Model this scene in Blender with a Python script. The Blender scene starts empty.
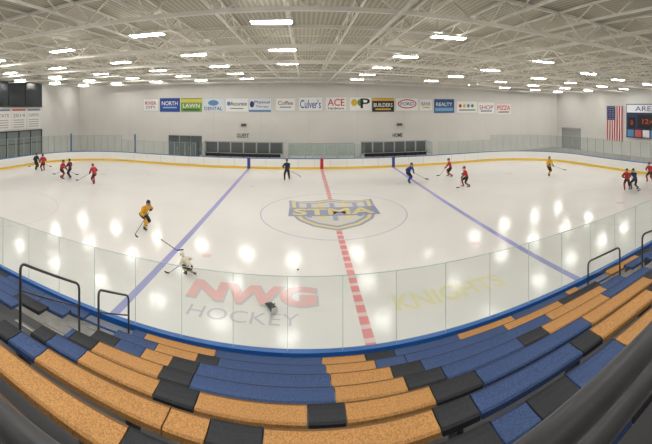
import bpy, math, random
from mathutils import Vector, Matrix
random.seed(4)
sc = bpy.context.scene
sc.view_settings.view_transform = 'Standard'
sc.view_settings.look = 'None'
sc.view_settings.exposure = 0.0
F = 353.0; CX = 304.0; HY = 105.0; EYE = 6.56

def s2l(c):
    return tuple(((v/255.0)/12.92 if v/255.0 <= .04045 else ((v/255.0+.055)/1.055)**2.4) for v in c)

# ---------------------------------------------------------------- materials
MATS = {}
def mat(name, rgb, rough=.6, metal=0., noise=0., nscale=8., bump=0., emis=None, estr=0., spec=.5, ior=None):
    if name in MATS: return MATS[name]
    m = bpy.data.materials.new(name); m.use_nodes = True
    nt = m.node_tree; b = nt.nodes['Principled BSDF']
    c = s2l(rgb)
    b.inputs['Base Color'].default_value = (*c, 1)
    b.inputs['Roughness'].default_value = rough
    b.inputs['Metallic'].default_value = metal
    b.inputs['Specular IOR Level'].default_value = spec
    if ior: b.inputs['IOR'].default_value = ior
    if noise > 0 or bump > 0:
        tc = nt.nodes.new('ShaderNodeTexCoord'); n = nt.nodes.new('ShaderNodeTexNoise')
        n.inputs['Scale'].default_value = nscale; n.inputs['Detail'].default_value = 4
        nt.links.new(tc.outputs['Object'], n.inputs['Vector'])
        if noise > 0:
            r = nt.nodes.new('ShaderNodeValToRGB')
            r.color_ramp.elements[0].position = .35; r.color_ramp.elements[1].position = .65
            r.color_ramp.elements[0].color = (*[x*(1-noise) for x in c], 1)
            r.color_ramp.elements[1].color = (*[min(1, x*(1+noise*.6)) for x in c], 1)
            nt.links.new(n.outputs['Fac'], r.inputs['Fac']); nt.links.new(r.outputs['Color'], b.inputs['Base Color'])
        if bump > 0:
            bp = nt.nodes.new('ShaderNodeBump'); bp.inputs['Strength'].default_value = bump
            nt.links.new(n.outputs['Fac'], bp.inputs['Height']); nt.links.new(bp.outputs['Normal'], b.inputs['Normal'])
    if emis:
        b.inputs['Emission Color'].default_value = (*s2l(emis), 1); b.inputs['Emission Strength'].default_value = estr
    MATS[name] = m
    return m

def glass_mat(name, tint, haze, gl, hazecol):
    m = bpy.data.materials.new(name); m.use_nodes = True
    nt = m.node_tree; nt.nodes.clear()
    o = nt.nodes.new('ShaderNodeOutputMaterial'); t = nt.nodes.new('ShaderNodeBsdfTransparent')
    t.inputs[0].default_value = (*tint, 1)
    g = nt.nodes.new('ShaderNodeBsdfGlossy'); g.inputs['Roughness'].default_value = .02
    d = nt.nodes.new('ShaderNodeBsdfDiffuse'); d.inputs[0].default_value = (*s2l(hazecol), 1)
    a = nt.nodes.new('ShaderNodeMixShader'); a.inputs[0].default_value = gl
    b = nt.nodes.new('ShaderNodeMixShader'); b.inputs[0].default_value = haze
    nt.links.new(t.outputs[0], a.inputs[1]); nt.links.new(g.outputs[0], a.inputs[2])
    nt.links.new(a.outputs[0], b.inputs[1]); nt.links.new(d.outputs[0], b.inputs[2])
    nt.links.new(b.outputs[0], o.inputs[0])
    MATS[name] = m
    return m

IR = .13; IS = .24
ice_m = mat('ice', (229, 227, 224), IR, noise=.03, nscale=.25, spec=IS)
WHITE = mat('board_white', (238, 237, 233), .35)
YEL = mat('kick_yellow', (236, 196, 60), .4)
CAPB = mat('cap_blue', (38, 98, 172), .4)
NEARG = glass_mat('tempered_glass', (.94, .97, .955), .08, .05, (205, 222, 212))
FARG = glass_mat('far_glass', (.88, .92, .91), .10, .04, (190, 205, 200))
STEEL = mat('stanchion', (175, 180, 182), .35, .6)
SEAM = mat('glass_edge', (178, 205, 198), .3)
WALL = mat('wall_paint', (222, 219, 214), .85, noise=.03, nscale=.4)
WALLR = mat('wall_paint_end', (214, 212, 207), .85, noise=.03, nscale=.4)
CONC = mat('concrete', (168, 166, 162), .8, noise=.14, nscale=3)
CONCS = mat('stand_concrete', (140, 139, 136), .8, noise=.15, nscale=5)
TRUSS = mat('truss_white', (238, 235, 226), .6)
BLACK = mat('black_plastic', (24, 25, 28), .5)
DARK = mat('dark_panel', (84, 88, 90), .4)
RAILM = mat('rail_steel', (88, 90, 92), .35, .7)
RAILD = mat('rail_dark', (44, 45, 48), .45, .2)
LAMP = mat('lamp_diffuser', (255, 253, 250), .5, emis=(255, 252, 247), estr=56)
FILLU = mat('added_uplight', (255, 253, 250), .5, emis=(255, 252, 247), estr=9)  # glow patches added on the fixture tops to brighten the ceiling
LAMPB = mat('lamp_body', (230, 228, 220), .5)

# ---------------------------------------------------------------- mesh builder
class MB:
    def __init__(s): s.v = []; s.f = []; s.m = []; s.mats = []; s.sm = []
    def mi(s, m):
        if m not in s.mats: s.mats.append(m)
        return s.mats.index(m)
    def face(s, pts, m, smooth=False):
        b = len(s.v); s.v += [tuple(p) for p in pts]; s.f.append(tuple(range(b, b+len(pts)))); s.m.append(s.mi(m)); s.sm.append(smooth)
    def raw(s, verts, faces, m, smooth=False):
        b = len(s.v); s.v += [tuple(p) for p in verts]; k = s.mi(m)
        for f in faces: s.f.append(tuple(i+b for i in f)); s.m.append(k); s.sm.append(smooth)
    def box(s, x0, x1, y0, y1, z0, z1, m):
        v = [(x0,y0,z0),(x1,y0,z0),(x1,y1,z0),(x0,y1,z0),(x0,y0,z1),(x1,y0,z1),(x1,y1,z1),(x0,y1,z1)]
        s.raw(v, [(3,2,1,0),(4,5,6,7),(0,1,5,4),(1,2,6,5),(2,3,7,6),(3,0,4,7)], m)
    def beam(s, p, q, w, m, n=4, r2=None, smooth=False):
        p = Vector(p); q = Vector(q); d = (q-p)
        if d.length < 1e-6: return
        d.normalize(); a = d.cross(Vector((0,0,1)))
        if a.length < 1e-3: a = Vector((1,0,0))
        a.normalize(); b = d.cross(a); r2 = w if r2 is None else r2
        v = []
        for c, r in ((p, w), (q, r2)):
            for i in range(n):
                t = 2*math.pi*(i+.5)/n; v.append(c + a*math.cos(t)*r + b*math.sin(t)*r)
        f = [(i, (i+1) % n, n+(i+1) % n, n+i) for i in range(n)] + [tuple(range(n-1, -1, -1)), tuple(range(n, 2*n))]
        s.raw(v, f, m, smooth)
    def tube(s, pts, r, m, n=10, bend=.1):
        P = [Vector(p) for p in pts]; out = [P[0]]
        for i in range(1, len(P)-1):
            a = (P[i-1]-P[i]); b = (P[i+1]-P[i]); t = min(bend, a.length*.45, b.length*.45)
            A = P[i]+a.normalized()*t; B = P[i]+b.normalized()*t
            for k in range(6):
                u = k/5; out.append(A*(1-u)**2 + P[i]*2*u*(1-u) + B*u*u)
        out.append(P[-1])
        prev = None; v = []
        for i, p in enumerate(out):
            d = (out[min(i+1, len(out)-1)]-out[max(i-1, 0)]).normalized()
            if prev is None:
                a = d.cross(Vector((1, 0, 0)));
                if a.length < .1: a = d.cross(Vector((0, 1, 0)))
            else: a = prev - d*prev.dot(d)
            a.normalize(); prev = a; b = d.cross(a)
            for k in range(n):
                t = 2*math.pi*k/n; v.append(p + a*math.cos(t)*r + b*math.sin(t)*r)
        f = []
        for i in range(len(out)-1):
            for k in range(n):
                f.append((i*n+k, i*n+(k+1) % n, (i+1)*n+(k+1) % n, (i+1)*n+k))
        f.append(tuple(range(n-1, -1, -1))); f.append(tuple(range((len(out)-1)*n, len(out)*n)))
        s.raw(v, f, m, True)
    def ell(s, c, r, m, rot=None, nu=14, nv=9, v0=0., v1=1.):
        c = Vector(c); V = []; Fc = []
        for j in range(nv+1):
            ph = math.pi*(v0+(v1-v0)*j/nv)
            for i in range(nu):
                t = 2*math.pi*i/nu
                p = Vector((r[0]*math.sin(ph)*math.cos(t), r[1]*math.sin(ph)*math.sin(t), r[2]*math.cos(ph)))
                if rot: p = rot @ p
                V.append(c+p)
        for j in range(nv):
            for i in range(nu):
                Fc.append((j*nu+i, (j+1)*nu+i, (j+1)*nu+(i+1) % nu, j*nu+(i+1) % nu))
        s.raw(V, Fc, m, True)
    def text(s, string, org, ux, uy, w, h, m, off=0.):
        cu = bpy.data.curves.new('t', 'FONT'); cu.body = string; cu.size = 1; cu.resolution_u = 3; cu.offset = off
        ob = bpy.data.objects.new('t', cu); sc.collection.objects.link(ob)
        bpy.context.view_layer.update()
        me = bpy.data.meshes.new_from_object(ob.evaluated_get(bpy.context.evaluated_depsgraph_get()))
        xs = [v.co.x for v in me.vertices]; ys = [v.co.y for v in me.vertices]
        x0, x1, y0, y1 = min(xs), max(xs), min(ys), max(ys)
        org = Vector(org); ux = Vector(ux); uy = Vector(uy)
        V = [org + ux*((v.co.x-x0)/(x1-x0)-.5)*w + uy*((v.co.y-y0)/(y1-y0)-.5)*h for v in me.vertices]
        s.raw(V, [tuple(p.vertices) for p in me.polygons], m)
        bpy.data.objects.remove(ob); bpy.data.curves.remove(cu); bpy.data.meshes.remove(me)
    def build(s, name, loc=(0,0,0), rz=0., scale=1.):
        me = bpy.data.meshes.new(name); me.from_pydata(s.v, [], s.f)
        for m in s.mats: me.materials.append(m)
        me.polygons.foreach_set('material_index', s.m); me.polygons.foreach_set('use_smooth', s.sm)
        me.update()
        o = bpy.data.objects.new(name, me); sc.collection.objects.link(o)
        o.location = loc; o.rotation_euler = (0, 0, rz); o.scale = (scale,)*3
        return o

# ---------------------------------------------------------------- room shell
XL, XR, YF, YB = -31.0, 36.6, 42.0, -5.0
def roof(x): return 10.13 if x < 3 else 10.13 - .95*(x-3)/33.6
b = MB(); b.box(XL, XR, YB, YF, -.3, -.02, CONC); b.build('floor')
b = MB(); b.box(XL-.3, XR+.3, YF, YF+.3, -.3, 11, WALL)
for i in range(12):
    x = XL + 2.6 + i*5.8
    b.box(x-.012, x+.012, YF-.006, YF, 0, 10, mat('wall_joint', (200, 197, 190), .9))
b.build('wall_far')
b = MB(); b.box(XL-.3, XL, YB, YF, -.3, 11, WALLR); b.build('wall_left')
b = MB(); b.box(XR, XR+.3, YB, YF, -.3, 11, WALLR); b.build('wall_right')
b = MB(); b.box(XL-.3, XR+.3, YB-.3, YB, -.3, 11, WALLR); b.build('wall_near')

dm = mat('roof_deck', (190, 182, 162), .8)
nt = dm.node_tree; tc = nt.nodes.new('ShaderNodeTexCoord'); wv = nt.nodes.new('ShaderNodeTexWave')
wv.bands_direction = 'X'; wv.inputs['Scale'].default_value = 1.6; wv.inputs['Distortion'].default_value = 0
rp = nt.nodes.new('ShaderNodeValToRGB'); rp.color_ramp.elements[0].color = (*s2l((164, 159, 143)), 1); rp.color_ramp.elements[1].color = (*s2l((198, 192, 176)), 1)
nt.links.new(tc.outputs['Object'], wv.inputs['Vector']); nt.links.new(wv.outputs['Fac'], rp.inputs['Fac']); nt.links.new(rp.outputs['Color'], nt.nodes['Principled BSDF'].inputs['Base Color'])
b = MB()
for x0, x1 in ((XL-.3, 3), (3, XR+.3)):
    z0, z1 = roof(x0), roof(x1)
    v = [(x0,YB-.3,z0),(x1,YB-.3,z1),(x1,YF+.3,z1),(x0,YF+.3,z0),(x0,YB-.3,z0+.3),(x1,YB-.3,z1+.3),(x1,YF+.3,z1+.3),(x0,YF+.3,z0+.3)]
    b.raw(v, [(0,1,2,3),(7,6,5,4),(0,4,5,1),(1,5,6,2),(2,6,7,3),(3,7,4,0)], dm)
b.build('ceiling')

# trusses
b = MB()
x = XL+1.2
while x < XR-.5:
    zt = roof(x)-.08; zb = zt-.55
    b.beam((x, 5, zt), (x, YF, zt), .05, TRUSS); b.beam((x, 5, zb), (x, YF, zb), .055, TRUSS)
    y = 5.0; up = True
    while y < YF-.9:
        b.beam((x, y, zb if up else zt), (x, y+.95, zt if up else zb), .026, TRUSS); up = not up; y += .95
    x += 2.25
y = 9.6
while y < YF:
    for xa, xb in ((XL, 3), (3, XR)):
        b.beam((xa, y, roof(xa)-.1), (xb, y, roof(xb)-.1), .07, TRUSS)
        b.beam((xa, y, roof(xa)-.95), (xb, y, roof(xb)-.95), .085, TRUSS)
    x = XL; up = True
    while x < XR-1.2:
        za = roof(x)-(.95 if up else .1); zb = roof(x+1.2)-(.1 if up else .95)
        b.beam((x, y, za), (x+1.2, y, zb), .036, TRUSS); up = not up; x += 1.2
    y += 6.1
y = 11
while y < YF:
    for xa, xb in ((XL, 3), (3, XR)):
        b.beam((xa, y, roof(xa)-.62), (xb, y, roof(xb)-.62), .024, TRUSS)
    y += 2.03
b.tube([(2.6, 6, roof(2)-1.05), (2.6, YF, roof(2)-1.05)], .07, TRUSS)
b.build('ceiling_truss')

# ceiling lights
b = MB()
rows = {-28.8: 15.5, -23.2: 15, -17.4: 14.6, -11.6: 14.2, -6.1: 12.8, -1.1: 11.9, 5.7: 13.1, 13.0: 16.2, 19.2: 18.4, 24.2: 19.6, 29.4: 20, 34: 20.5}
for x, y0 in rows.items():
    ys = [-2.5, 2.0, 6.0 if abs(x) < 8 else 6.6] + [y0+6.1*i for i in range(5) if y0+6.1*i < 40.5]
    for yy in ys:
        z = roof(x) - .78
        b.box(x-.72, x+.72, yy-.22, yy+.22, z+.02, z+.1, LAMPB)
        b.box(x-.3, x+.3, yy-.1, yy+.1, z+.1, z+.16, LAMPB)
        b.box(x-.68, x+.68, yy-.19, yy+.19, z, z+.02, LAMP)
        for sx in (-.5, .5): b.box(x+sx-.15, x+sx+.15, yy-.16, yy+.16, z+.1, z+.105, FILLU)
        for sx in (-.5, .5): b.beam((x+sx, yy, z+.1), (x+sx, yy, roof(x)), .008, STEEL)
b.build('ceiling_lights')

# ---------------------------------------------------------------- ice rink
RX0, RX1, RY0, RY1, RR = -27.0, 27.5, 7.9, 36.0, 8.2
CXR, CYR = 1.82, 21.5
def perim(off=0., n=14):
    pts = []; R = RR+off
    for cx, cy, a0 in ((RX1-RR, RY0+RR, -90), (RX1-RR, RY1-RR, 0), (RX0+RR, RY1-RR, 90), (RX0+RR, RY0+RR, 180)):
        for i in range(n+1):
            a = math.radians(a0+90*i/n); pts.append((cx+R*math.cos(a), cy+R*math.sin(a)))
    return pts
def im(n, c): return mat(n, c, IR, spec=IS)
ICE_B = im('line_blue', (162, 162, 210)); ICE_R = im('line_red', (224, 146, 148)); ICE_RF = im('line_red_faint', (228, 202, 202)); ICE_C = im('circle_blue', (188, 188, 210))
b = MB()
b.face([(x, y, 0) for x, y in perim(0)], ice_m)
def inside(x):
    for cx, s in ((RX0+RR, -1), (RX1-RR, 1)):
        if (x-cx)*s > 0:
            q = math.sqrt(max(0, RR*RR-(x-cx)**2)); return RY0+RR-q, RY1-RR+q
    return RY0, RY1
def iline(x, w, m, z=.004):
    y0, y1 = inside(x); b.face([(x-w/2,y0,z),(x+w/2,y0,z),(x+w/2,y1,z),(x-w/2,y1,z)], m)
iline(CXR-7.5, .30, ICE_B); iline(CXR+7.5, .30, ICE_B)
iline(RX0+3.4, .06, ICE_RF); iline(RX1-3.4, .06, ICE_RF)
y = RY0
iline(CXR, .30, ICE_RF)
while y < RY1-.5:
    b.face([(CXR-.15,y,.006),(CXR+.15,y,.006),(CXR+.15,y+.42,.006),(CXR-.15,y+.42,.006)], ICE_R); y += .62
def ring(cx, cy, r, w, m, z=.005, n=72):
    for i in range(n):
        a, c = 2*math.pi*i/n, 2*math.pi*(i+1)/n
        b.face([(cx+(r-w/2)*math.cos(t), cy+(r-w/2)*math.sin(t), z) for t in (c, a)] + [(cx+(r+w/2)*math.cos(t), cy+(r+w/2)*math.sin(t), z) for t in (a, c)], m)
def disc(cx, cy, r, m, z=.006):
    b.face([(cx+r*math.cos(t*math.pi/12), cy+r*math.sin(t*math.pi/12), z) for t in range(24)], m)
ring(CXR, CYR, 4.45, .07, ICE_C)
for sx in (RX0+9, RX1-9):
    for sy in (-6.7, 6.7):
        ring(sx, CYR+sy, 4.3, .06, ICE_RF); disc(sx, CYR+sy, .3, ICE_RF)
for sx in (-6, 6):
    for sy in (-6.7, 6.7): disc(CXR+sx, CYR+sy, .22, ICE_RF)
SG = im('shield_slate', (160, 165, 188)); SF = im('shield_fill', (210, 208, 202))
SY = im('shield_gold', (224, 210, 152)); SN = im('shield_navy', (148, 154, 178))
def shield(k, m, z, dy=0):
    pts = []
    half = [(0, 3.0), (1.0, 2.55), (2.0, 2.45), (2.85, 2.75), (2.75, 1.2), (2.6, -.2), (2.15, -1.5), (1.3, -2.5), (0, -3.2)]
    for x, y in half: pts.append((x*k, y*k))
    for x, y in half[-2:0:-1]: pts.append((-x*k, y*k))
    b.face([(CXR+x, CYR+y+dy, z) for x, y in reversed(pts)], m)
shield(1.0, SG, .008); shield(.93, SY, .010); shield(.84, SG, .012); shield(.76, SF, .014)
for i in range(5):
    x = -1.65+i*.75; b.face([(CXR+x,CYR-1.6+abs(i-2)*.3,.016),(CXR+x+.3,CYR-1.6+abs(i-2)*.3,.016),(CXR+x+.3,CYR+2.0,.016),(CXR+x,CYR+2.0,.016)], SG if i % 2 == 0 else SY)
b.face([(CXR-2.75,CYR-.75,.018),(CXR+2.75,CYR-.75,.018),(CXR+2.75,CYR+1.0,.018),(CXR-2.75,CYR+1.0,.018)], SN)
b.text('STMA', (CXR, CYR+.12, .020), (1,0,0), (0,1,0), 5.0, 1.3, SY, .03)
NR = im('letter_red', (232, 186, 184)); NG = im('letter_grey', (198, 197, 205)); KY = im('letter_yellow', (228, 223, 186))
b.text('NWG', (-1.75, 12.05, .008), (1,0,0), (0,1,0), 4.5, 1.35, NG, .07)
b.text('NWG', (-1.8, 12.1, .010), (1,0,0), (0,1,0), 4.4, 1.25, NR, .05)
b.text('HOCKEY', (-1.9, 10.75, .008), (1,0,0), (0,1,0), 3.5, .62, NG)
b.text('KNIGHTS', (5.0, 11.3, .008), (1,0,0), (0,1,0), 4.1, 1.0, KY, .03)
b.build('ice_rink')

# boards
b = MB()
def band(o0, z0, o1, z1, m, sel=None):
    A = perim(o0); B = perim(o1); n = len(A)
    for i in range(n):
        j = (i+1) % n
        b.face([(*A[i], z0), (*A[j], z0), (*B[j], z1), (*B[i], z1)], m)
band(0, 0, 0, .22, YEL); band(0, .22, 0, 1.07, WHITE)
band(-.01, 1.04, .0, 1.10, CAPB); band(0, 1.10, .14, 1.10, CAPB); band(.14, 1.10, .14, .95, CAPB)
band(.12, .95, .12, -.02, WHITE)
for x, m in ((CXR-7.5, 'mark_blue'), (CXR+7.5, 'mark_blue'), (CXR, 'mark_red')):
    mm = mat(m, (58, 70, 150) if 'blue' in m else (190, 40, 50), .4)
    b.box(x-.16, x+.16, RY1-.015, RY1, 0.0, 1.1, mm)
for i in range(24):
    x = RX0+RR + i*(RX1-RX0-2*RR)/23
    b.box(x-.012, x+.012, RY1-.006, RY1, .22, 1.04, mat('joint', (190, 188, 182), .6))
b.build('rink_boards')

# glass
b = MB()
P = perim(.07, 16); n = len(P)
BEN = [(-11.0, -2.3), (6.3, 13.8)]
def in_bench(x): return any(a-.1 < x < c+.1 for a, c in BEN)
ZG = 2.76
for i in range(n):
    A, B = P[i], P[(i+1) % n]; L = math.dist(A, B); k = max(1, round(L/1.22))
    for q in range(k):
        t0, t1 = q/k, (q+1)/k
        a = (A[0]+(B[0]-A[0])*t0, A[1]+(B[1]-A[1])*t0); c = (A[0]+(B[0]-A[0])*t1, A[1]+(B[1]-A[1])*t1)
        near = a[1] < 9.5 and c[1] < 9.5
        far = a[1] > RY1-.2 and c[1] > RY1-.2
        if far and in_bench((a[0]+c[0])/2): continue
        zt = ZG if near else (2.5 if far else 3.0)
        b.face([(*a, 1.10), (*c, 1.10), (*c, zt), (*a, zt)], NEARG if near else FARG)
        if near:
            b.beam((*a, 1.1), (*a, zt), .007, SEAM); b.beam((*a, zt), (*c, zt), .008, SEAM)
        else:
            b.beam((*a, 1.1), (*a, zt), .03, STEEL); b.beam((*a, zt), (*c, zt), .014, STEEL)
b.build('rink_glass')
for x, y in ((-19.0, 36.6), (-25.9, 33.4)):
    b = MB()
    b.box(x-.07, x+.07, y-.07, y+.07, -.02, 3.1, CAPB); b.box(x-.12, x+.12, y-.12, y+.12, -.02, .06, CAPB); b.ell((x, y, 3.1), (.09, .09, .06), CAPB)
    b.build('glass_support_post')

# team benches
BG = mat('bench_glass', (92, 97, 98), .2)
for (x0, x1) in BEN:
    b = MB()
    b.box(x0, x1, 38.4, 38.5, -.02, 1.25, WHITE)
    b.box(x0, x1, 38.38, 38.52, 1.25, 1.3, DARK)
    nseg = 6; w = (x1-x0)/nseg
    for i in range(nseg):
        b.box(x0+i*w+.04, x0+(i+1)*w-.04, 38.42, 38.48, 1.3, 2.45, BG)
    for i in range(nseg+1):
        b.box(x0+i*w-.07, x0+i*w+.07, 38.36, 38.5, -.02, 2.55, STEEL)
    b.box(x0, x1, 38.38, 38.5, 2.42, 2.53, STEEL)
    b.box(x0+.2, x1-.2, 37.3, 37.6, .75, .8, BLACK)
    b.box(x0+.2, x1-.2, 37.62, 37.66, .95, 1.3, BLACK)
    for i in range(5):
        x = x0+.5+i*(x1-x0-1)/4; b.box(x-.04, x+.04, 37.35, 37.6, -.02, .75, STEEL)
    for x in (x0, x1):
        b.box(x-.03, x+.03, 36.25, 38.4, -.02, 1.15, WHITE); b.box(x-.02, x+.02, 36.25, 38.4, 1.15, 2.5, FARG)
    b.build('team_bench')
b = MB()
b.box(-1.6, 5.4, 37.6, 37.7, -.02, 1.15, WHITE)
for x in (-1.6, .15, 1.9, 3.65, 5.4): b.box(x-.04, x+.04, 37.55, 37.7, -.02, 2.5, STEEL)
b.box(-1.6, 5.4, 37.62, 37.66, 1.15, 2.4, FARG); b.box(-1.64, 5.44, 37.58, 37.7, 2.4, 2.5, STEEL)
b.box(-.8, 4.6, 36.6, 37.1, .72, .77, DARK)
for x in (-.7, 4.5): b.box(x-.04, x+.04, 36.65, 37.05, -.02, .72, STEEL)
b.build('scorekeeper_booth')
b = MB()
for i in range(3):
    x = -16.9+i*1.5
    b.box(x, x+1.4, YF-.1, YF-.02, -.02, 2.7, DARK); b.box(x+.12, x+1.28, YF-.13, YF-.1, .2, 2.55, mat('door_glass', (90, 100, 102), .15))
    b.box(x+1.18, x+1.22, YF-.2, YF-.13, .9, 1.3, STEEL)
b.build('door_1')

# ---------------------------------------------------------------- wall signs
for txt, x in (('GUEST', -7.35), ('HOME', 11.4)):
    b = MB(); zz = 6.56-32*42/353 + .1
    b.text(txt, (x, YF-.02, zz), (1,0,0), (0,0,1), 1.5 if txt == 'GUEST' else 1.25, .5, BLACK, .02)
    b.build('wall_lettering')
def bn(x0, x1, y0, y1, bg, items, name='sponsor_banner'):
    b = MB(); t0, t1 = (x0-CX)/F, (x1-CX)/F; tm = (t0+t1)/2
    X0, X1 = YF*math.tan(t0), YF*math.tan(t1); r = YF/math.cos(tm)
    Z1, Z0 = EYE+(HY-y0)*r/F, EYE+(HY-y1)*r/F
    W = X1-X0; H = Z1-Z0
    m = mat('bn_%d_%d_%d' % bg, bg, .6)
    b.box(X0, X1, YF-.05, YF-.015, Z0, Z1, m)
    for q in ((X0, X1, Z1-.03, Z1), (X0, X1, Z0, Z0+.03)): b.box(q[0], q[1], YF-.055, YF-.05, q[2], q[3], STEEL)
    for it in items:
        kind, u, v, w, h, col = it[:6]; cm = mat('ink_%d_%d_%d' % col, col, .6)
        cx, cz = X0+u*W, Z0+v*H
        if kind == 'r': b.box(cx-w*W/2, cx+w*W/2, YF-.058, YF-.05, cz-h*H/2, cz+h*H/2, cm)
        elif kind == 'o':
            b.face([(cx+w*W/2*math.cos(k*math.pi/12), YF-.060-.002*items.index(it), cz+h*H/2*math.sin(k*math.pi/12)) for k in range(24)], cm)
        else: b.text(it[6], (cx, YF-.070, cz), (1,0,0), (0,0,1), w*W, h*H, cm, .01)
    b.build(name)
RED = (200, 45, 45); NAV = (40, 60, 120); GRN = (90, 140, 70); GLD = (225, 180, 60); WH = (240, 240, 238); BK = (25, 25, 28); GY = (120, 125, 130); LB = (90, 140, 190)
bn(144, 158, 99, 111, WH, [('t', .5, .65, .8, .3, RED, 'RIVER'), ('t', .5, .3, .7, .2, NAV, 'CITY')])
bn(160, 180, 98, 112, (42, 74, 150), [('t', .5, .62, .8, .3, WH, 'NORTH'), ('r', .5, .32, .7, .1, (150, 180, 220))])
bn(181, 202, 98, 112, (120, 165, 80), [('r', .5, .8, 1, .25, (225, 205, 90)), ('t', .5, .45, .8, .28, WH, 'LAWN'), ('r', .5, .16, .8, .12, (60, 100, 50))])
bn(203, 224, 98, 112, (222, 228, 232), [('o', .5, .65, .5, .4, LB), ('t', .5, .25, .85, .25, NAV, 'DENTAL')])
bn(226, 248, 98, 112, WH, [('t', .58, .6, .75, .28, BK, 'Accurate'), ('o', .13, .6, .16, .3, LB), ('r', .5, .25, .6, .06, GY)])
bn(249, 271, 98, 112, (228, 232, 236), [('t', .6, .68, .7, .25, NAV, 'Physical'), ('t', .6, .38, .6, .2, GY, 'Therapy'), ('o', .14, .55, .2, .45, NAV), ('r', .5, .08, 1, .14, LB)])
bn(276, 295, 98, 111, WH, [('t', .5, .62, .8, .3, (150, 90, 60), 'Coffee'), ('r', .5, .3, .6, .08, LB)])
bn(299, 322, 97, 111, WH, [('t', .5, .5, .9, .62, (40, 80, 160), "Culver's")])
bn(326, 346, 97, 111, WH, [('t', .5, .62, .85, .5, RED, 'ACE'), ('t', .5, .2, .8, .18, BK, 'Hardware')])
bn(350, 371, 97, 111, WH, [('o', .2, .6, .3, .5, GLD), ('o', .5, .6, .3, .5, GRN), ('t', .72, .55, .45, .7, BK, 'P')])
bn(372, 394, 98, 112, (34, 36, 34), [('r', .5, .88, 1, .18, GLD), ('t', .5, .5, .85, .28, WH, 'BUILDERS'), ('r', .5, .2, .7, .1, GLD)])
bn(396, 418, 98, 111, WH, [('o', .5, .55, .85, .7, RED), ('o', .5, .55, .75, .55, WH), ('t', .5, .55, .6, .25, NAV, 'FORD')])
bn(420, 432, 99, 111, WH, [('t', .5, .6, .8, .3, GY, 'BANK'), ('r', .5, .3, .6, .1, GLD)])
bn(434, 454, 99, 113, (40, 84, 140), [('t', .5, .62, .8, .25, WH, 'REALTY'), ('r', .5, .25, .9, .25, (120, 170, 205))])
bn(457, 477, 101, 113, WH, [('o', .15, .6, .14, .3, RED), ('o', .35, .6, .14, .3, GLD), ('o', .55, .6, .14, .3, LB), ('o', .75, .6, .14, .3, GRN), ('r', .5, .25, .8, .1, GY)])
bn(478, 494, 102, 114, WH, [('t', .5, .55, .85, .35, (190, 90, 90), 'SHOP'), ('r', .5, .25, .7, .08, NAV)])
bn(496, 511, 103, 115, (236, 228, 226), [('t', .5, .6, .85, .35, RED, 'PIZZA'), ('r', .5, .25, .7, .1, GY)])
for x in (-7.2, 11.6):
    b = MB(); b.box(x-.28, x+.28, YF-.45, YF-.05, 4.05, 4.3, BLACK); b.box(x-.25, x+.25, YF-.47, YF-.45, 4.08, 4.27, DARK); b.box(x-.05, x+.05, YF-.06, YF-.007, 4.1, 4.25, STEEL)
    b.build('wall_speaker')

# left wall
GLD2 = mat('window_dark', (52, 58, 62), .12); FRM = mat('window_frame', (36, 38, 41), .5)
GLM = mat('window_mid', (128, 135, 134), .12)
def lwin(name, y0, y1, z0, z1, nx, nz, gm):
    b = MB(); b.box(XL+.005, XL+.06, y0, y1, z0, z1, gm)
    for i in range(nx+1):
        y = y0+(y1-y0)*i/nx; b.box(XL+.04, XL+.14, y-.06, y+.06, z0, z1, FRM)
    for i in range(nz+1):
        z = z0+(z1-z0)*i/nz; b.box(XL+.04, XL+.14, y0-.06, y1+.06, z-.06, z+.06, FRM)
    b.box(XL+.04, XL+.3, y0-.1, y1+.1, z0-.12, z0-.06, FRM)
    b.build(name)
lwin('window_1', 19.5, 33.6, 6.45, 9.3, 5, 1, GLD2)
lwin('window_2', 19.5, 33.6, .3, 3.4, 7, 2, GLM)
for i in range(5):
    y = 31.0 - i*2.6; b = MB()
    b.box(XL+.02, XL+.05, y, y+2.45, 3.65, 6.15, mat('pennant_white', (226, 224, 218), .7))
    b.box(XL+.05, XL+.055, y+.1, y+2.35, 5.85, 6.05, mat('pennant_a%d' % (i % 2), (190, 90, 90) if i % 2 else (110, 120, 150), .7))
    b.text(['CHAMPIONS', '2014', 'STATE', 'SECTION', 'TEAM'][i], (XL+.06, y+1.22, 5.3), (0,1,0), (0,0,1), 2.0, .4, mat('ink_grey', (110, 112, 120), .7))
    for q in range(4): b.box(XL+.05, XL+.055, y+.3, y+2.1, 3.85+q*.28, 3.95+q*.28, mat('ink_grey2', (160, 160, 165), .7))
    b.build('championship_banner')

# right wall
b = MB(); FR = mat('flag_red', (178, 44, 58), .7); FW = mat('flag_white', (230, 226, 222), .7); FB = mat('flag_blue', (44, 52, 104), .7)
fy0, fy1, fz0, fz1 = 28.8, 31.5, 1.75, 6.4
for i in range(13):
    a, c = fy1-(fy1-fy0)*i/13, fy1-(fy1-fy0)*(i+1)/13
    for k in range(6):
        z0, z1 = fz0+(fz1-fz0)*k/6, fz0+(fz1-fz0)*(k+1)/6
        wv0 = .12+.03*math.sin(i*.9+k); wv1 = .12+.03*math.sin(i*.9+k+1)
        b.face([(XR-wv0, a, z0), (XR-wv0, c, z0), (XR-wv1, c, z1), (XR-wv1, a, z1)], FR if i % 2 == 0 else FW)
b.box(XR-.18, XR-.165, fy1-1.45, fy1, fz1-1.85, fz1, FB)
for i in range(5):
    for k in range(6):
        yy, zz = fy1-.17-i*.27, fz1-.17-k*.3
        st = [(XR-.185, yy+(.08 if q % 2 == 0 else .03)*math.sin(q*math.pi/5), zz+(.08 if q % 2 == 0 else .03)*math.cos(q*math.pi/5)) for q in range(10)]
        b.face(st, FW)
b.beam((XR-.13, fy0-.1, fz1+.03), (XR-.13, fy1+.1, fz1+.03), .03, STEEL, 8)
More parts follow.
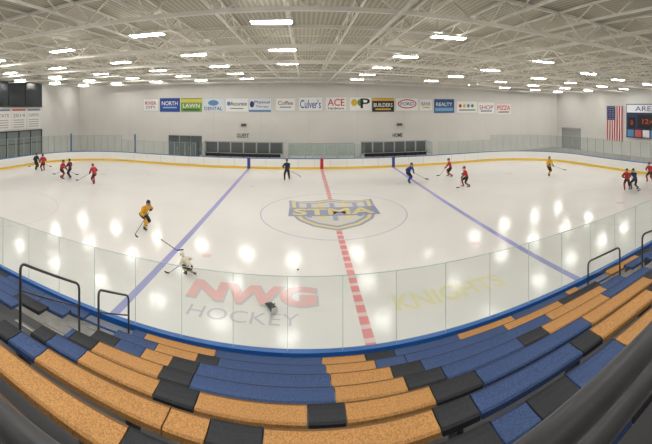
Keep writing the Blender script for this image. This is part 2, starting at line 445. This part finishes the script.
for y in (fy0, fy1): b.beam((XR-.13, y, fz1+.03), (XR-.002, y, fz1+.03), .02, STEEL, 8)
b.build('american_flag')
b = MB()
b.box(XR-.35, XR-.005, 20.6, 28.0, 2.4, 6.7, mat('score_blue', (36, 48, 84), .5))
b.box(XR-.37, XR-.35, 20.7, 27.9, 5.6, 6.6, mat('score_white', (220, 222, 226), .6))
b.text('ARENA', (XR-.38, 24.3, 6.1), (0,-1,0), (0,0,1), 4.5, .6, mat('ink_n', (40, 60, 120), .6))
b.box(XR-.38, XR-.35, 22.4, 26.2, 3.6, 5.3, BLACK)
LED = mat('led_red', (160, 60, 50), .5, emis=(255, 70, 40), estr=.3)
b.text('12:45', (XR-.39, 24.3, 4.5), (0,-1,0), (0,0,1), 2.2, .6, LED)
for y in (21.5, 27.1):
    b.box(XR-.38, XR-.35, y-.55, y+.55, 3.6, 5.0, BLACK); b.text('0', (XR-.39, y, 4.3), (0,-1,0), (0,0,1), .35, .6, LED)
for i in range(6):
    b.box(XR-.37, XR-.35, 20.8+i*1.2, 21.8+i*1.2, 2.5, 3.4, mat('sp%d' % (i % 3), [(226, 226, 226), (190, 90, 90), (90, 140, 190)][i % 3], .6))
b.build('scoreboard')
b = MB(); DG = mat('door_grey', (160, 160, 158), .6)
for i in range(9): b.box(XR-.08-.02*(i % 2), XR-.01, 36.9, 40.6, -.02+i*.32, (i+1)*.32-.02, DG)
b.box(XR-.14, XR-.005, 36.75, 36.9, -.02, 3.05, STEEL); b.box(XR-.14, XR-.005, 40.6, 40.75, -.02, 3.05, STEEL); b.box(XR-.22, XR-.005, 36.75, 40.75, 2.9, 3.1, STEEL)
b.build('door_2')

# ---------------------------------------------------------------- bleachers
S_BLUE = mat('seat_blue', (50, 75, 120), .75, noise=.4, nscale=70)
S_GOLD = mat('seat_gold', (184, 134, 76), .75, noise=.34, nscale=70)
S_BLK = mat('seat_black', (34, 37, 43), .75, noise=.35, nscale=70)
def dk(m, rgb): return mat(m, rgb, .8)
C = {'b': (S_BLUE, dk('seat_blue_edge_shade', (28, 42, 74))), 'g': (S_GOLD, dk('seat_gold_edge_shade', (104, 72, 36))), 'k': (S_BLK, dk('seat_black_edge_shade', (14, 15, 18)))}  # darker edge colours paint the shadow lines between seat rows
AIS = [(-4.8, -3.6), (6.7, 7.9)]
pat = {
 0: [(-8.6,'b'),(-7.6,'k'),(-6.2,'b'),(-4.4,'b'),(-3.3,'b'),(-1.75,'g'),(.35,'b'),(1.2,'g'),(1.8,'k'),(3.2,'b'),(4.6,'g'),(6.3,'b'),(9.4,'g'),(10.2,'k'),(16,'b')],
 1: [(-8.2,'g'),(-7.4,'k'),(-5.6,'b'),(-2.7,'b'),(-1.9,'g'),(-1.5,'k'),(.38,'b'),(1.25,'g'),(1.8,'b'),(3.9,'b'),(5.4,'g'),(6.7,'k'),(9.2,'b'),(10,'b'),(16,'g')],
 2: [(-8,'b'),(-7,'k'),(-5.6,'b'),(-3.1,'k'),(-2.6,'b'),(-2.1,'g'),(-1.65,'k'),(.4,'b'),(1.35,'g'),(1.85,'k'),(4.4,'b'),(6.0,'g'),(6.7,'b'),(9.4,'b'),(16,'g')],
 3: [(-7,'k'),(-5.6,'b'),(-3.5,'b'),(-3.05,'k'),(-1.95,'g'),(-1.5,'k'),(.4,'b'),(1.35,'g'),(1.9,'k'),(3.2,'b'),(3.7,'k'),(5.2,'g'),(6.7,'b'),(10,'b'),(16,'g')],
 4: [(-7,'b'),(-5.6,'k'),(-3.3,'k'),(-2.75,'b'),(-1.68,'g'),(-1.19,'k'),(.04,'g'),(.45,'k'),(1.45,'g'),(2.05,'k'),(3.9,'b'),(5.6,'g'),(6.7,'k'),(16,'b')],
 5: [(-5.6,'b'),(-3.25,'k'),(-2.8,'b'),(-1.25,'g'),(-.85,'g'),(-.36,'k'),(1.2,'g'),(1.6,'k'),(2.95,'b'),(3.3,'k'),(4.6,'g'),(6.7,'k'),(16,'b')],
 6: [(-3.5,'b'),(-1.3,'g'),(-.7,'k'),(.95,'g'),(1.4,'k'),(1.75,'b'),(2.2,'k'),(2.9,'b'),(4.6,'g'),(16,'b')],
 7: [(-2.6,'k'),(-1.45,'g'),(-.4,'k'),(1.1,'g'),(1.9,'b'),(2.4,'k'),(4,'b'),(16,'g')],
}
XS0, XS1 = -14.0, 16.0
b = MB()
PITCH, RISE, D0, Z0 = .75, .41, 6.8, 1.6
EDGE = mat('step_edge', (120, 118, 112), .7); RISM = mat('stand_riser', (70, 71, 73), .8)
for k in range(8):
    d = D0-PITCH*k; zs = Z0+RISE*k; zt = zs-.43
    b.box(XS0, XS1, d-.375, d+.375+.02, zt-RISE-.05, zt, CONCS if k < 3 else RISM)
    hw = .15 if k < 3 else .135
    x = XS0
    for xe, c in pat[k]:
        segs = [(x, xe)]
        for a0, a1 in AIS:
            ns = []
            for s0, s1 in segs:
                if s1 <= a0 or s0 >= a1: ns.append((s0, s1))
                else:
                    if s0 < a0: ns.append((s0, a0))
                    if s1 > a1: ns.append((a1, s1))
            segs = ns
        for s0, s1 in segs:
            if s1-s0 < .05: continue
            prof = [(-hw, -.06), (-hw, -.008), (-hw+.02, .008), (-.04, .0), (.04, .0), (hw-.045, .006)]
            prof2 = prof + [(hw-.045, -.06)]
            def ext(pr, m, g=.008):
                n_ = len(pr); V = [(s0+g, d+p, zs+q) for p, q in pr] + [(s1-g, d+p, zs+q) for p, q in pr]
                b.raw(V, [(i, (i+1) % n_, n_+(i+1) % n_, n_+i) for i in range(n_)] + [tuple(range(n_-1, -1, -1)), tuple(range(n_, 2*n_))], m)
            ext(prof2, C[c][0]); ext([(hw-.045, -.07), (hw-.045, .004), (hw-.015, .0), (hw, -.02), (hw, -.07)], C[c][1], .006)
        x = xe
    x = XS0+.4
    while x < XS1:
        if not any(a0-.1 < x < a1+.1 for a0, a1 in AIS): b.box(x-.03, x+.03, d-.1, d+.1, zt, zs-.06, RAILM)
        x += 1.5
    for a0, a1 in AIS:
        b.box(a0+.05, a1-.05, d-.375, d-.05, zt, zt+.2, CONC)
        b.box(a0+.05, a1-.05, d-.08, d-.05, zt+.2, zt+.205, EDGE)
b.box(XS0, XS1, -4.98, .86, 4.0, 4.86, CONCS)
b.box(XS0, XS1, 7.17, 7.21, 0, 1.2, mat('stand_fascia', (40, 84, 150), .5))
for k in range(8):
    d = D0-PITCH*k; b.box(XS0-.05, XS0, d-.375, d+.375, -.02, Z0+RISE*k-.43, CONCS); b.box(XS1, XS1+.05, d-.375, d+.375, -.02, Z0+RISE*k-.43, CONCS)
b.build('bleachers')

def tread(d):
    k = round((D0-d)/PITCH); k = max(0, min(8, k)); return Z0+RISE*k-.43
def handrail(x, d0, z0, d1, z1):
    b = MB()
    b.tube([(x, d0, tread(d0)), (x, d0, z0), (x, d1, z1), (x, d1, tread(d1))], .024, RAILM, 10, .14)
    b.beam((x, d0, z0-.45), (x, d1, z1-.45), .016, RAILM, 8, smooth=True)
    for d in (d0, d1): b.ell((x, d, tread(d)+.01), (.06, .06, .02), RAILM)
    b.build('handrail')
handrail(-4.2, 4.05, 3.95, 5.68, 2.98)
handrail(-3.85, 5.85, 2.9, 7.1, 2.2)
handrail(7.4, 5.94, 2.75, 7.12, 2.0)
handrail(7.4, 3.8, 3.95, 5.2, 3.25)
b = MB()
gz = lambda x: 5.63+.06*x
b.tube([(-3, .72, gz(-3)), (3, .72, gz(3))], .045, RAILD, 14)
b.tube([(-3, .74, gz(-3)-.16), (3, .74, gz(3)-.16)], .035, RAILD, 12)
for x in (-2.9, 2.9): b.beam((x, .80, 4.862), (x, .74, gz(x)), .03, RAILD, 10)
b.build('guard_rail')

# ---------------------------------------------------------------- players
SKIN = mat('skin', (208, 160, 130), .6); WB = mat('skate_steel', (190, 195, 200), .25, .9); STICK = mat('stick_shaft', (60, 56, 52), .5)
TAPE = mat('stick_tape', (20, 20, 20), .8); CAGE = mat('cage', (70, 72, 76), .4, .6); EYEM = mat('eye', (20, 18, 18), .3); LIP = mat('lip', (160, 80, 76), .5)
def ik(a, c, l1, l2, pole):
    a = Vector(a); c = Vector(c); d = c-a; L = min(d.length, (l1+l2)*.995); u = d.normalized()
    x = (l1*l1-l2*l2+L*L)/(2*L); h = math.sqrt(max(0, l1*l1-x*x))
    p = Vector(pole); p = (p-u*p.dot(u)).normalized()
    return a+u*x+p*h, a+u*L
def player(px, py, face, jersey, helmet, lean=22, crouch=.12, stride=.18, pants=(22, 24, 30), sock=None, side=1, scale=1., stance=.17, kneel=False):
    th = (px-CX)/F; r = F*EYE/(py-HY); X, Y = r*math.sin(th), r*math.cos(th)
    J = mat('jersey_%d_%d_%d' % jersey, jersey, .7, noise=.12, nscale=9); HM = mat('helmet_%d_%d_%d' % helmet, helmet, .3)
    PT = mat('pants_%d_%d_%d' % pants, pants, .7); sk = sock or jersey; SK = mat('jersey_%d_%d_%d' % sk, sk, .7, noise=.12, nscale=9)
    L = math.radians(lean); u = Vector((0, math.sin(L), math.cos(L)))
    hz = .96-crouch; Pv = Vector((0, -.12*math.sin(L)*2, hz))
    mid = Pv+u*.20; ch = Pv+u*.40; nb = Pv+u*.56
    hd = nb + (u*.5+Vector((0, .1, .9))*.5).normalized()*.19
    nodes = [Pv, mid, ch, nb, nb+(hd-nb)*.55]; rad = [.155, .155, .185, .075, .065]
    edges = [(0,1),(1,2),(2,3),(3,4)]; elab = ['J','J','J','S']
    hands = {}; feet = {}
    top = Pv+Vector((.20*side, .34, .20)); low = Pv+Vector((-.16*side, .50, -.02))
    for s, hand in ((side, top), (-side, low)):
        sh = ch+u*.07+Vector((.20*s, 0, 0)); i = len(nodes)
        el, wr = ik(sh, hand, .30, .27, (s*.8, -.5, -.5)); hands[s] = (wr, (wr-el).normalized())
        nodes += [sh, el, wr]; rad += [.10, .078, .052]; edges += [(2,i),(i,i+1),(i+1,i+2)]; elab += ['J','J','J']
    for s in (-1, 1):
        fy = stride*s; hp = Pv+Vector((.10*s, 0, -.06)); an = Vector((stance*s, fy-.02, .16))
        i = len(nodes)
        if kneel and s == 1:
            kn = Vector((stance*s, .14, .09)); an = Vector((stance*s, -.30, .12))
        else: kn, an = ik(hp, an, .44, .43, (s*.15, 1, .1))
        feet[s] = an
        nodes += [hp, kn, an]; rad += [.125, .09, .06]; edges += [(0,i),(i,i+1),(i+1,i+2)]; elab += ['P','P','K']
    me = bpy.data.meshes.new('sk'); me.from_pydata([tuple(n) for n in nodes], edges, [])
    ob = bpy.data.objects.new('sk', me); sc.collection.objects.link(ob)
    md = ob.modifiers.new('s', 'SKIN'); md.use_smooth_shade = True
    for i, sv in enumerate(me.skin_vertices[0].data):
        sv.radius = (rad[i], rad[i]*(.8 if i in (1, 2) else 1)); sv.use_root = (i == 0)
    sb = ob.modifiers.new('u', 'SUBSURF'); sb.levels = 2; sb.render_levels = 2
    bpy.context.view_layer.update()
    m2 = bpy.data.meshes.new_from_object(ob.evaluated_get(bpy.context.evaluated_depsgraph_get()))
    b = MB(); MM = {'J': J, 'S': SKIN, 'P': PT, 'K': SK}
    b.v += [tuple(v.co) for v in m2.vertices]
    for p in m2.polygons:
        c = p.center; best = None
        for (i, j), l in zip(edges, elab):
            A, B = nodes[i], nodes[j]; t = max(0, min(1, (c-A).dot(B-A)/max(1e-9, (B-A).length_squared)))
            dd = (c-(A+(B-A)*t)).length - (rad[i]*(1-t)+rad[j]*t)
            if best is None or dd < best[0]: best = (dd, l)
        b.f.append(tuple(p.vertices)); b.m.append(b.mi(MM[best[1]])); b.sm.append(True)
    bpy.data.objects.remove(ob); bpy.data.meshes.remove(me); bpy.data.meshes.remove(m2)
    h = hd
    b.ell(h, (.078, .098, .115), SKIN)
    b.ell(h+Vector((0, .1, -.01)), (.014, .02, .022), SKIN, nu=8, nv=6)
    for s in (-1, 1):
        b.ell(h+Vector((.03*s, .088, .012)), (.014, .01, .009), EYEM, nu=8, nv=5)
        b.ell(h+Vector((.078*s, 0, -.005)), (.012, .022, .03), SKIN, nu=8, nv=6)
    b.ell(h+Vector((0, .09, -.05)), (.026, .008, .008), LIP, nu=8, nv=5)
    b.ell(h+Vector((0, -.012, .02)), (.10, .125, .125), HM, v0=0, v1=.52, rot=Matrix.Rotation(math.radians(8), 3, 'X'))
    b.ell(h+Vector((0, -.055, -.01)), (.092, .078, .10), HM)
    for q in (-.035, 0, .035): b.beam(h+Vector((q-.015, .05, .13)), h+Vector((q-.015, -.07, .135)), .01, HM, 6)
    for q in range(5):
        z = -.1+q*.028
        pts = [h+Vector((.098*math.sin(a), .02+.115*math.cos(a), z)) for a in [math.radians(t) for t in (-75, -40, 0, 40, 75)]]
        for a_, c_ in zip(pts, pts[1:]): b.beam(a_, c_, .0035, CAGE)
    for t in (-50, -18, 18, 50):
        a = math.radians(t); b.beam(h+Vector((.098*math.sin(a), .02+.115*math.cos(a), -.1)), h+Vector((.098*math.sin(a), .02+.115*math.cos(a), .03)), .0035, CAGE)
    A = hands[side][0]; B = hands[-side][0]; d = (B-A).normalized()
    if d.z > -.15: d = (d+Vector((0, 0, -.5))).normalized()
    t = (A.z-.05)/(-d.z); t = min(t, 1.55); tip = A+d*t
    b.beam(A-d*.08, tip, .014, STICK)
    bl = Vector((side*-.3, .9, 0)).normalized()
    prev = tip
    for q in range(4):
        nx = tip + bl*(.08*(q+1)) + Vector((side*.006*q*q, 0, 0)); nx.z = tip.z-.01
        b.raw([prev+Vector((.008,0,.035)), prev+Vector((-.008,0,.035)), prev+Vector((-.008,0,-.035)), prev+Vector((.008,0,-.035)), nx+Vector((.008,0,.035)), nx+Vector((-.008,0,.035)), nx+Vector((-.008,0,-.035)), nx+Vector((.008,0,-.035))],
              [(0,1,2,3),(7,6,5,4),(0,4,5,1),(1,5,6,2),(2,6,7,3),(3,7,4,0)], TAPE); prev = nx
    GM = mat('glove', (26, 28, 36), .6)
    for s in (side, -side):
        w, fd = hands[s]
        b.beam(w-fd*.10, w+fd*.02, .066, GM, 10, .05, True)
        b.ell(w+fd*.04, (.05, .05, .045), GM, nu=10, nv=7)
        side_v = d.cross(fd).normalized(); up = fd
        for q in range(4):
            c0 = w + d*(-.039+q*.026) + up*.06 + side_v*.02; L1 = (.05, .056, .052, .042)[q]
            c1 = c0 + up*.015 - side_v*L1*.9; c2 = c1 - up*L1*.7
            b.beam(c0, c1, .013, GM, 6, .012, True); b.beam(c1, c2, .012, GM, 6, .010, True)
        c0 = w-d*.03-side_v*.03+up*.01; c1 = c0-d*.03+up*.035; c2 = c1+up*.025+side_v*.03
        b.beam(c0, c1, .015, GM, 6, .013, True); b.beam(c1, c2, .013, GM, 6, .01, True)
    for s in (-1, 1):
        a = feet[s]
        if kneel and s == 1:
            b.ell(a+Vector((0, -.1, -.02)), (.05, .13, .05), BLACK, nu=10, nv=7); b.box(a.x-.004, a.x+.004, a.y-.26, a.y-.2, a.z-.12, a.z+.10, WB); continue
        z = a.z-.16
        b.beam((a.x, a.y-.02, z+.07), (a.x, a.y-.015, z+.24), .052, BLACK, 10, .058, True)
        b.ell((a.x, a.y+.075, z+.092), (.046, .145, .042), BLACK, nu=12, nv=8)
        b.box(a.x-.012, a.x+.012, a.y-.07, a.y-.01, z+.025, z+.065, WHITE); b.box(a.x-.012, a.x+.012, a.y+.10, a.y+.17, z+.025, z+.065, WHITE)
        b.box(a.x-.003, a.x+.003, a.y-.09, a.y+.20, z, z+.03, WB)
    zmin = min(v[2] for v in b.v)
    b.build('hockey_player', (X, Y, .022-(zmin if zmin > -.2 else 0)*scale), math.radians(face), scale)
RJ = (178, 42, 52); NJ = (40, 52, 100); YJ = (226, 168, 44); BJ = (44, 70, 150)
player(36, 170, -100, (44, 50, 74), (30, 34, 50), lean=15)
player(43, 171.5, 60, RJ, (60, 24, 30), lean=12)
player(62, 179, -80, RJ, (40, 24, 30), lean=20)
player(70, 178, 90, (96, 44, 60), (30, 30, 36), lean=10)
player(94, 184, 70, RJ, (150, 30, 40), lean=25, stride=.22)
player(145, 229, -120, YJ, (30, 30, 34), lean=42, crouch=.25, stride=.24, scale=1.1, side=-1)
player(187, 274, 60, (206, 200, 180), (225, 222, 214), lean=58, crouch=.52, stride=.1, kneel=True, sock=(206, 180, 90), scale=.74)
player(287, 180.5, 175, (38, 44, 78), (20, 22, 30), lean=8, crouch=.05, scale=1.03)
player(409, 183, -150, BJ, (30, 34, 60), lean=38, crouch=.15, scale=1.1)
player(450, 177, 60, RJ, (60, 20, 26), lean=18)
player(466, 187.5, 80, RJ, (90, 24, 30), lean=20, stride=.2)
player(549, 176, 180, YJ, (60, 50, 30), lean=8, crouch=.04)
player(627, 190.5, 120, RJ, (60, 22, 28), lean=18)
player(634.5, 190, 90, (44, 54, 96), (30, 30, 40), lean=24)
player(650, 182, 90, RJ, (60, 22, 28), lean=18)
def ice_pt(px, py):
    th = (px-CX)/F; r = F*EYE/(py-HY); return Vector((r*math.sin(th), r*math.cos(th), 0))
b = MB(); A = ice_pt(161, 240)+Vector((0,0,.035)); B = ice_pt(177, 251)+Vector((0,0,.035)); b.beam(A, B, .016, STICK)
d = (B-A).normalized(); n_ = Vector((-d.y, d.x, 0)); b.beam(B, B+(d*.3+n_*.95)*.3, .02, TAPE, 4, .03); b.beam(A, A+d*.12, .02, TAPE)
b.build('hockey_stick')
b = MB(); b.ell((0, 0, .09), (.11, .16, .085), BLACK); b.ell((0, -.2, .10), (.12, .10, .095), BLACK)
for q in range(4): b.beam((-.075+.05*q, .12, .09), (-.09+.06*q, .27-.02*abs(q-1.5), .06), .03, BLACK, 8, .022, True)
b.beam((.09, 0, .09), (.18, .12, .06), .032, BLACK, 8, .022, True)
b.box(-.1, .1, -.30, -.28, .02, .18, mat('glove_trim', (210, 210, 205), .6))
p = ice_pt(271, 309); b.build('hockey_glove', (p.x, p.y, .012), .5)
b = MB(); b.beam((0, 0, 0), (0, 0, .026), .04, BLACK, 20); p = ice_pt(298, 270); b.build('hockey_puck', (p.x, p.y, .012))

# ---------------------------------------------------------------- world + camera
w = bpy.data.worlds.new('world'); sc.world = w; w.use_nodes = True
w.node_tree.nodes['Background'].inputs[0].default_value = (.5, .5, .5, 1); w.node_tree.nodes['Background'].inputs[1].default_value = .2
cam = bpy.data.cameras.new('camera'); co = bpy.data.objects.new('camera', cam); sc.collection.objects.link(co); sc.camera = co
co.location = (0, 0, EYE); co.rotation_euler = (math.radians(90), 0, -(326-CX)/F)
cam.clip_start = .05; cam.clip_end = 300
cam.lens = 18
cam.type = 'PANO'
cam.panorama_type = 'CENTRAL_CYLINDRICAL'
cam.central_cylindrical_range_u_min = -326/F; cam.central_cylindrical_range_u_max = 326/F
cam.central_cylindrical_range_v_min = -(444-HY)/F; cam.central_cylindrical_range_v_max = HY/F
cam.central_cylindrical_radius = 1.0
